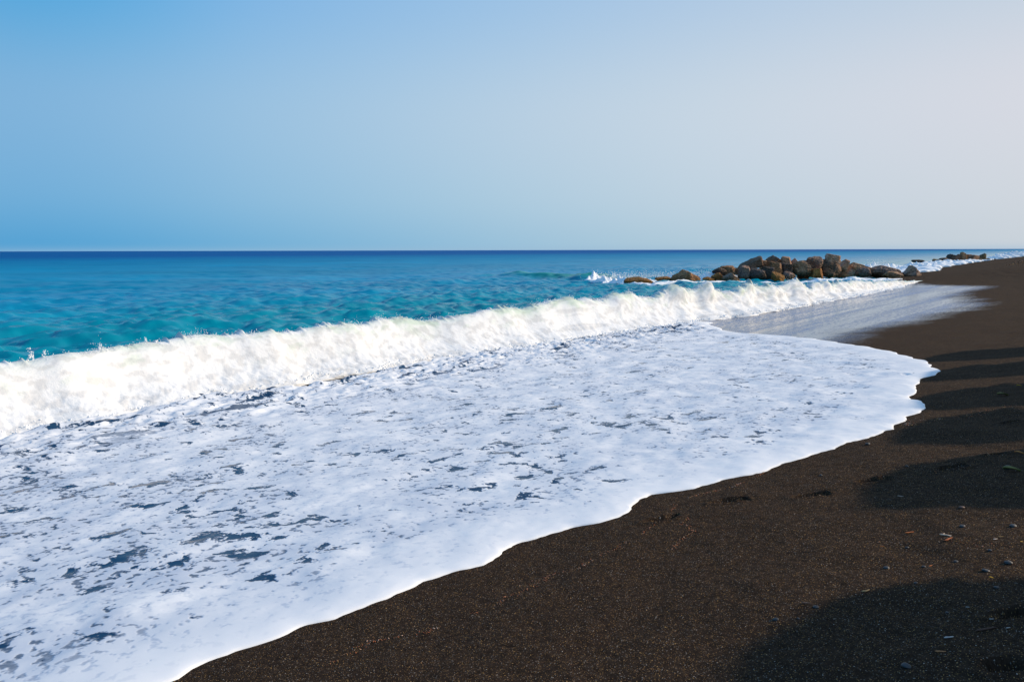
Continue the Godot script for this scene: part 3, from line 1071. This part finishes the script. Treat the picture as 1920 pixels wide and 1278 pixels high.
func rock_mesh(d: Array, base: Array, r: RandomNumberGenerator, tone: Color) -> ArrayMesh:
	var planes := rock_planes(d[6], r)
	var verts: Array = base[0]
	var faces: Array = base[1]
	var sharp := 26.0 if d[6] in ["round", "big", "low"] else 44.0
	var pts := PackedVector3Array()
	var lo := Vector3.ONE * 9.0
	var hi := -lo
	var o := r.randf() * 100.0
	for v: Vector3 in verts:
		var t := pow(1.22, -sharp)
		for q in planes:
			var k: float = v.dot(q[0]) / float(q[1])
			if k > 0.2:
				t += pow(k, sharp)
		var e := v * pow(t, -1.0 / sharp)
		e *= 1.0 + 0.10 * n_a.get_noise_3d(e.x * 0.9 + o, e.y * 0.9, e.z * 0.9) + 0.085 * n_b.get_noise_3d(e.x * 2.2 + o, e.y * 3.4, e.z * 2.6)
		# a few cracks
		var crack := absf(n_a.get_noise_3d(e.x * 0.8 + o + 31.0, e.y * 1.1, e.z * 0.8))
		e *= 1.0 - 0.13 * exp(-pow(crack / 0.03, 2.0))
		pts.append(e)
		lo = lo.min(e)
		hi = hi.max(e)
	var mid := (lo + hi) * 0.5
	var k3 := Vector3(float(d[3]) * 1.12, float(d[4]) * 1.07, float(d[5]) * 1.2) * 2.0 / (hi - lo)
	var cols := PackedColorArray()
	for i in pts.size():
		pts[i] = (pts[i] - mid) * k3
		var e := pts[i]
		var g := 0.95 + 0.45 * n_a.get_noise_3d(e.x * 0.8 + o, e.y * 1.2, e.z * 0.8) + 0.3 * n_b.get_noise_3d(e.x * 3.0, e.y * 3.0, e.z * 3.0 + o)
		var c := tone * clampf(g, 0.4, 1.6)
		var warm := clampf(0.5 + 1.3 * n_a.get_noise_3d(e.x * 0.6, e.y * 0.6 + o, e.z * 0.6), 0.0, 1.0)
		c = c.lerp(Color(c.r * 1.12, c.g * 0.92, c.b * 0.68), warm)
		# the wet, weed stained foot
		var wet := 1.0 - smoothstep(0.18, 0.55, e.y + float(d[1]) + 0.15 * n_a.get_noise_3d(e.x, 5.0, e.z))
		c = c.lerp(Color(c.r * 0.62, c.g * 0.52, c.b * 0.30), wet * 0.85)
		c.a = 1.0
		cols.append(c)
	var ix := PackedInt32Array()
	for k in range(0, faces.size(), 3):
		ix.append_array([faces[k], faces[k + 2], faces[k + 1]])
	var arr := []
	arr.resize(Mesh.ARRAY_MAX)
	arr[Mesh.ARRAY_VERTEX] = pts
	arr[Mesh.ARRAY_COLOR] = cols
	arr[Mesh.ARRAY_INDEX] = ix
	var m := ArrayMesh.new()
	m.add_surface_from_arrays(Mesh.PRIMITIVE_TRIANGLES, arr)
	return m


func rock_material(rough: float) -> StandardMaterial3D:
	var m := mat(Color.WHITE, rough, 0.4)
	m.vertex_color_use_as_albedo = true
	var im := noise(501, 5, 0.62, FastNoiseLite.TYPE_SIMPLEX_SMOOTH, 0.02).get_seamless_image(512, 512, false, false, 0.2, true)
	im.convert(Image.FORMAT_L8)
	var bump := ImageTexture.create_from_image(im)
	var data := im.get_data()
	for k in data.size():
		data[k] = clampi(218 + int((data[k] - 128) * 0.7), 120, 255)
	m.albedo_texture = ImageTexture.create_from_image(Image.create_from_data(512, 512, false, Image.FORMAT_L8, data))
	m.heightmap_enabled = true
	m.heightmap_texture = bump
	m.heightmap_scale = 7.0
	m.uv1_triplanar = true
	m.uv1_scale = Vector3(0.55, 0.55, 0.55)
	return m


func build_rocks() -> void:
	var base := ico(4)
	var small := ico(3)
	var m := rock_material(0.85)
	var r := RandomNumberGenerator.new()
	r.seed = 77
	for d in ROCKS:
		var far: bool = d[2] < -90.0
		var t: Array = TONES[d[7]]
		var tone := Color(t[0] * 1.12, t[1], t[2] * 0.97) * 1.18
		var o := part(rock_mesh(d, small if far else base, r, tone), m)
		o.position = Vector3(d[0], d[1], d[2])
		add(o, "boulder", d[8], "rock", "rocks of the far group" if far else "rocks of the breakwater")


# ---------- the straw parasols whose shadows fall across the sand ----------
func build_parasols() -> void:
	var wood := mat(lin_col(0.20, 0.13, 0.08), 0.8)
	var straw := mat(lin_col(0.34, 0.26, 0.15), 0.95, 0.2)
	straw.heightmap_enabled = true
	straw.heightmap_texture = tex_noise(512, noise(601, 4, 0.6, FastNoiseLite.TYPE_SIMPLEX_SMOOTH, 0.05))
	straw.heightmap_scale = 2.0
	straw.uv1_scale = Vector3(6, 1, 1)
	var o := Node3D.new()
	add(o, "parasol", "conical straw parasol on a wooden pole, in a row up the beach", "parasol", "straw parasols in a row along the beach")
	var pole := CylinderMesh.new()
	pole.top_radius = 0.035
	pole.bottom_radius = 0.045
	pole.height = 2.75
	var pm := part(pole, wood)
	pm.position.y = 1.15
	add(pm, "pole", "", "", "", "", o)
	for tier in [[0.0, 0.0, 0.50, 2.66, 2.36], [1.0, 0.25, 0.78, 2.52, 2.18], [2.0, 0.5, 0.94, 2.36, 2.02]]:
		var pts := PackedVector3Array()
		var uv := PackedVector2Array()
		var ni := 61
		for i in ni:
			var a := TAU * i / (ni - 1)
			var rag := 1.0 + 0.16 * n_b.get_noise_3d(cos(a) * 6.0, sin(a) * 6.0, tier[0])
			for q in [[0.0, 0.0], [0.5, 0.0], [1.0, 0.0], [1.0, 0.07], [0.5, 0.07], [0.0, 0.07]]:
				var rad: float = lerpf(tier[1], tier[2], q[0]) * (rag if q[0] > 0.9 else 1.0)
				pts.append(Vector3(cos(a) * rad, lerpf(tier[3], tier[4], q[0]) - q[1] - (0.05 * (rag - 1.0) * 10.0 if q[0] > 0.9 else 0.0), sin(a) * rad))
				uv.append(Vector2(float(i) / (ni - 1), q[0]))
		add(part(sheet(ni, 6, pts, uv, PackedColorArray(), -1.0), straw), "thatch_tier", "", "", "", "", o)
	var foot := CylinderMesh.new()
	foot.top_radius = 0.20
	foot.bottom_radius = 0.26
	foot.height = 0.16
	var fm := part(foot, mat(lin_col(0.3, 0.28, 0.26), 0.9))
	fm.position.y = 0.04
	add(fm, "base", "", "", "", "", o)
	var shade_labels := ["straw parasol casting the broad shadow across the lower right", "straw parasol casting the rounded shadow halfway down the right side", "straw parasol casting the shadow that points at the foam edge below the scallops", "straw parasol casting the shadow beside the scalloped foam edge", "straw parasol casting the shadow just below the tip of the foam lobe", "straw parasol casting the uppermost shadow, above the tip of the foam lobe", "nearest straw parasol, casting the shadow in the bottom right corner"]
	var number := 0
	var first := true
	for q in [[7.68, 3.1], [10.95, 2.83], [13.23, 2.51], [15.31, 2.19], [18.02, 1.75], [20.6, 1.3], [6.1, 3.2]]:
		var e: Node3D = o if first else o.duplicate()
		if not first:
			add(e, "parasol", "conical straw parasol on a wooden pole, in a row up the beach", "parasol", "straw parasols in a row along the beach")
		e.position = on_sand(q[0], q[1], -0.02)
		e.rotation.y = float(q[0]) * 1.7
		e.set_meta("label", shade_labels[number])
		number += 1
		first = false


# ---------- pebbles ----------
const PEBBLES := [[3.85,-1.18,0.039],[3.64,-1.30,0.038],[3.37,-0.67,0.052],[4.45,-0.50,0.040],[4.70,-0.58,0.048],[4.86,-0.50,0.057],[4.39,-0.85,0.028],[4.60,-1.04,0.041],[4.98,-1.02,0.031],[4.68,-0.87,0.032],[4.82,-0.74,0.032],[5.43,-0.81,0.049],[5.56,-0.56,0.058],[5.83,-0.88,0.056],[5.04,-0.61,0.027],[7.95,-2.02,0.066],[7.06,-1.48,0.040],[6.61,-2.03,0.035],[7.11,-0.78,0.091],[3.69,-1.21,0.020],[4.02,-0.64,0.022]]
const PEBBLE_LABELS := [
	"dark pebble with a light top on the sunlit sand, right of the lone left pebble", "leftmost dark pebble on the sunlit sand near the lower shadow edge", "largest smooth grey pebble in the shade near the bottom edge",
	"grey pebble just inside the edge of the lowest shadow, below the yellow bit", "long grey pebble above the yellow bit on the sunlit strip", "broad dark pebble on the sunlit strip near the right edge",
	"small flat pebble alone on the pale strip of sand", "dark pebble on the sunlit sand left of the orange scraps", "small dark pebble with a bright glint above the orange scraps", "dark pebble among the reddish scraps of the sunlit strip",
	"low dark pebble in the middle of the sunlit strip", "flat bluish pebble in the shade above the pale driftwood pieces", "rounded bluish pebble in the shade at the right edge", "flat reddish brown stone tilted in the upper shade",
	"tiny dark pebble beside the pale curved twig", "flat grey pebble beside the foam edge near the scallops", "small dark pebble between two shadows beside the footprint", "small stone close to the foam, left of the uppermost footprints",
	"dark wide stone beside the green strip at the right edge", "tiny pebble beside the leftmost pebble", "tiny stone in the lowest shade left of the pale stick",
]


func build_pebbles() -> void:
	var base := ico(3)
	var r := RandomNumberGenerator.new()
	r.seed = 91
	for i in PEBBLES.size():
		var q: Array = PEBBLES[i]
		var half: float = q[2] * 0.38
		var pts := PackedVector3Array()
		var o := r.randf() * 50.0
		var squash := r.randf_range(0.42, 0.6)
		for v: Vector3 in base[0]:
			var e := v * (1.0 + 0.22 * n_a.get_noise_3d(v.x * 0.7 + o, v.y * 0.7, v.z * 0.7))
			pts.append(Vector3(e.x, e.y * squash, e.z * 0.8) * half)
		var st := SurfaceTool.new()
		st.begin(Mesh.PRIMITIVE_TRIANGLES)
		st.set_smooth_group(0)
		for v in pts:
			st.add_vertex(v)
		var f: Array = base[1]
		for k in range(0, f.size(), 3):
			st.add_index(f[k])
			st.add_index(f[k + 2])
			st.add_index(f[k + 1])
		st.generate_normals()
		var g := r.randf_range(0.7, 1.2)
		var tint := Color(0.050 * g, 0.049 * g, 0.050 * g)
		if i == 13:
			tint = Color(0.10, 0.05, 0.035)
		var m := mat(tint.linear_to_srgb(), 0.55, 0.4)
		var e := part(st.commit(), m)
		e.position = on_sand(q[0], q[1], half * squash * 0.55)
		e.rotation = Vector3(r.randf_range(-0.15, 0.15), r.randf_range(-0.6, 0.6), r.randf_range(-0.15, 0.15))
		add(e, "pebble", PEBBLE_LABELS[i], "pebble", "pebbles on the sand")


# ---------- driftwood bits, leaves and the wrack line ----------
const STICKS := [[5.26,-1.07,0.059],[5.14,-0.83,0.075],[5.22,-0.86,0.064],[5.25,-0.61,0.037],[5.30,-0.59,0.028],[3.72,-0.58,0.046],[3.55,-0.58,0.040],[3.90,-0.47,0.105],[4.95,-1.15,0.025],[4.70,-0.84,0.029],[4.17,-1.03,0.049],[6.10,-1.31,0.038],[3.86,-1.23,0.037],[4.10,-0.57,0.015],[3.95,-0.39,0.021],[4.00,-0.46,0.019]]
const STICK_LABELS := [
	"orange driftwood stick lying at the tip of the middle shadow", "rusty orange bark strip below the forked pale twig", "forked pale twig on the reddish scraps at the shadow edge", "pale curved twig near the right edge of the sunlit strip",
	"short yellowish twig beside the pale curved one", "long pale stick in the lowest shade", "short orange stick in the lowest shade below the long pale one", "long dark brown stick half sunk in the lowest shade",
	"tiny orange scrap on the sunlit sand left of the strip", "small orange chip beside the reddish pebbles", "thin pale straw on the sunlit sand above the shadow edge", "pale twig in the middle shade left of the reddish stone",
	"short dark twig beside the light topped pebble", "short pale chip in the lowest shade", "thin pale splinter at the right edge of the lowest shade", "white chip at the edge of the lowest shade",
]
const STICK_TINT := [[0.42, 0.13, 0.04], [0.34, 0.10, 0.04], [0.62, 0.45, 0.32], [0.50, 0.42, 0.36], [0.50, 0.30, 0.12], [0.42, 0.40, 0.38], [0.40, 0.18, 0.08], [0.07, 0.04, 0.03], [0.45, 0.16, 0.05], [0.45, 0.14, 0.04], [0.40, 0.26, 0.12], [0.42, 0.32, 0.26], [0.14, 0.10, 0.08], [0.45, 0.43, 0.40], [0.45, 0.43, 0.40], [0.50, 0.48, 0.45]]
const LEAVES := [[4.58,-0.54,0.022],[11.98,-1.25,0.055],[11.20,-1.33,0.130],[7.01,-0.74,0.114],[7.69,-0.77,0.062],[5.23,-0.48,0.015]]
const LEAF_LABELS := ["bright yellow bit of peel on the sunlit strip below the long grey pebble", "orange yellow leaf at the right edge beside the upper shadows", "flat green strip of weed across the upper shadow", "green weed with an orange end at the right edge", "orange leaf beside the wide dark stone", "tiny yellow petal at the right edge of the strip"]
const LEAF_TINT := [[0.75, 0.36, 0.02], [0.70, 0.38, 0.03], [0.13, 0.13, 0.03], [0.14, 0.14, 0.035], [0.50, 0.20, 0.05], [0.70, 0.40, 0.03]]


func twig(length: float, thick: float, r: RandomNumberGenerator, fork := false) -> ArrayMesh:
	var st := SurfaceTool.new()
	st.begin(Mesh.PRIMITIVE_TRIANGLES)
	var runs := [[Vector3(-length * 0.5, 0, 0), Vector3(1, 0, 0), length, thick]]
	if fork:
		runs.append([Vector3(-length * 0.05, 0, 0), Vector3(0.8, 0.1, 0.55).normalized(), length * 0.5, thick * 0.7])
		runs.append([Vector3(-length * 0.25, 0, 0), Vector3(0.5, 0.15, -0.8).normalized(), length * 0.35, thick * 0.6])
	for run in runs:
		var n := 7
		var rings := []
		var at: Vector3 = run[0]
		var dir: Vector3 = run[1]
		for i in n:
			var t := float(i) / (n - 1)
			var rad: float = run[3] * (1.0 - 0.5 * t) * (0.25 if i == 0 or i == n - 1 else r.randf_range(0.85, 1.15))
			var side := dir.cross(Vector3.UP).normalized()
			var up := side.cross(dir)
			var ring := []
			for j in 6:
				var a := TAU * j / 6.0
				ring.append(at + (side * cos(a) + up * sin(a) * 0.8) * rad)
			rings.append(ring)
			at += dir * float(run[2]) / (n - 1)
			dir = (dir + Vector3(0, 0, r.randf_range(-0.22, 0.22)) + Vector3(0, r.randf_range(-0.05, 0.05), 0)).normalized()
		for i in n - 1:
			for j in 6:
				var a: Vector3 = rings[i][j]
				var b: Vector3 = rings[i][(j + 1) % 6]
				var c: Vector3 = rings[i + 1][(j + 1) % 6]
				var d: Vector3 = rings[i + 1][j]
				for v: Vector3 in [a, b, c, a, c, d]:
					st.add_vertex(v)
	st.generate_normals()
	return st.commit()


func leaf_mesh(length: float, r: RandomNumberGenerator) -> ArrayMesh:
	var p := PackedVector3Array()
	var uv := PackedVector2Array()
	var ni := 9
	for i in ni:
		var t := float(i) / (ni - 1)
		var wd := length * 0.26 * pow(sin(PI * clampf(t, 0.04, 0.96)), 0.7)
		for q in [[-1.0, 0.0], [-0.5, 0.0], [0.0, 0.0], [0.5, 0.0], [1.0, 0.0], [0.5, -0.1], [0.0, -0.1], [-0.5, -0.1], [-1.0, 0.0]]:
			var curl: float = 0.10 * length * (q[0] * q[0]) + 0.12 * length * sin(t * 3.0 + 0.6)
			p.append(Vector3((t - 0.5) * length, curl + q[1] * 0.2 * length, q[0] * wd + 0.04 * length * sin(t * 4.0)))
			uv.append(Vector2(t, q[0]))
	return sheet(ni, 9, p, uv, PackedColorArray(), -1.0)


func build_litter() -> void:
	var r := RandomNumberGenerator.new()
	r.seed = 123
	for i in STICKS.size():
		var q: Array = STICKS[i]
		var t: Array = STICK_TINT[i]
		var length: float = q[2] * 1.15
		var o := part(twig(length, clampf(length * 0.09, 0.002, 0.007), r, i == 2), mat(lin_col(t[0], t[1], t[2]), 0.8, 0.3))
		o.position = on_sand(q[0], q[1], 0.005)
		o.rotation.y = r.randf_range(-0.5, 0.5)
		add(o, "twig", STICK_LABELS[i], "twig", "bits of driftwood on the sand")
	for i in LEAVES.size():
		var q: Array = LEAVES[i]
		var t: Array = LEAF_TINT[i]
		var o := part(leaf_mesh(float(q[2]) * 1.1, r), mat(lin_col(t[0], t[1], t[2]), 0.6, 0.4))
		o.position = on_sand(q[0], q[1], 0.012)
		o.rotation.y = r.randf_range(-0.5, 0.5)
		add(o, "leaf", LEAF_LABELS[i], "leaf", "coloured leaves and weed on the sand")
	# the wrack line: scraps too many to count
	var at: Array[Transform3D] = []
	var col: Array[Color] = []
	var shades := [Color(0.42, 0.14, 0.06), Color(0.50, 0.22, 0.12), Color(0.30, 0.09, 0.04), Color(0.55, 0.36, 0.26), Color(0.45, 0.24, 0.08)]
	var put := func(s: float, u: float, size: float, c: Color) -> void:
		var b := Basis.from_euler(Vector3(r.randf_range(-0.5, 0.5), r.randf() * TAU, r.randf_range(-0.5, 0.5)))
		b = b.scaled_local(Vector3(size * r.randf_range(0.7, 2.2), size * 0.5, size * r.randf_range(0.5, 0.9)))
		at.append(Transform3D(b, on_sand(s, u, size * 0.3)))
		col.append(c * r.randf_range(0.6, 1.1))
	var trail := func(line: Array, per_metre: float, spread: float, size: float) -> void:
		for i in line.size() - 1:
			var a := Vector2(line[i][0], line[i][1])
			var b := Vector2(line[i + 1][0], line[i + 1][1])
			var n := int(a.distance_to(b) * per_metre)
			for k in n:
				var t := (k + r.randf()) / n
				var e := a.lerp(b, t)
				var wob := 0.05 * n_b.get_noise_2d(e.x * 4.0, e.y * 4.0)
				if n_b.get_noise_2d(e.x * 2.2 + 9.0, e.y * 2.2) > -0.25:
					put.call(e.x + wob + r.randfn(0.0, spread), e.y + wob + r.randfn(0.0, spread), size * r.randf_range(0.5, 1.5), shades[r.randi() % 5])
	trail.call([[6.91,-2.55],[6.33,-2.51],[6.08,-2.56],[5.70,-2.73],[5.51,-2.79],[5.30,-2.70],[5.07,-2.48],[4.85,-2.34],[4.46,-2.29]], 150.0, 0.007, 0.0064)
	trail.call([[4.88,-2.61],[4.24,-2.61],[3.91,-2.63],[3.70,-2.71],[3.44,-2.69],[3.08,-2.73],[2.76,-2.81],[2.55,-2.98],[2.35,-2.94],[2.13,-2.98]], 110.0, 0.009, 0.0060)
	trail.call([[9.12,-2.04],[8.97,-1.85],[9.37,-1.79],[9.51,-1.56],[10.01,-1.33],[10.38,-1.03]], 70.0, 0.06, 0.008)
	trail.call([[5.02,-1.15],[5.13,-0.83],[5.15,-0.62],[5.31,-0.48]], 260.0, 0.05, 0.0042)
	for q in [[3.53,-2.77,0.025],[3.39,-2.66,0.024],[3.08,-2.73,0.034],[3.63,-2.74,0.025],[3.70,-2.71,0.032],[2.57,-2.98,0.038],[2.50,-2.97,0.037],[9.32,-2.00,0.069],[9.40,-1.83,0.046],[9.44,-1.69,0.069],[9.03,-1.91,0.101],[6.92,-1.24,0.034],[7.48,-1.38,0.046]]:
		for k in 9:
			put.call(q[0] + r.randfn(0.0, q[2] * 0.35), q[1] + r.randfn(0.0, q[2] * 0.35), float(q[2]) * r.randf_range(0.07, 0.2), shades[r.randi() % 5])
	# scattered crumbs over the upper sand
	for k in 900:
		var s := 3.0 + 11.0 * pow(r.randf(), 0.7)
		var u := r.randf_range(-2.6, 0.1)
		put.call(s, u, r.randf_range(0.0015, 0.0042), shades[r.randi() % 5] if r.randf() < 0.5 else Color(0.5, 0.47, 0.44))
	# the old tide line with dry weed up the far beach
	for k in 1800:
		var s := r.randf_range(58.0, 96.0)
		var u := bend(s) + r.randfn(3.6, 0.7)
		if n_b.get_noise_2d(s * 0.5, u * 0.5) > -0.05:
			put.call(s, u, r.randf_range(0.03, 0.12), (shades[r.randi() % 5] if r.randf() < 0.45 else Color(0.10, 0.07, 0.05)))
	var chip := BoxMesh.new()
	chip.size = Vector3(1, 1, 1)
	var lump := SphereMesh.new()
	lump.radius = 0.5
	lump.height = 1.0
	lump.radial_segments = 6
	lump.rings = 3
	var mm := MultiMesh.new()
	mm.transform_format = MultiMesh.TRANSFORM_3D
	mm.use_colors = true
	mm.mesh = lump
	mm.instance_count = at.size()
	for i in at.size():
		mm.set_instance_transform(i, at[i])
		mm.set_instance_color(i, col[i])
	var o := MultiMeshInstance3D.new()
	o.multimesh = mm
	var m := mat(Color.WHITE, 0.85, 0.3)
	m.vertex_color_use_as_albedo = true
	o.material_override = m
	add(o, "wrack_debris", "reddish scraps of weed and shell left in thin lines on the dark sand", "", "", "stuff")
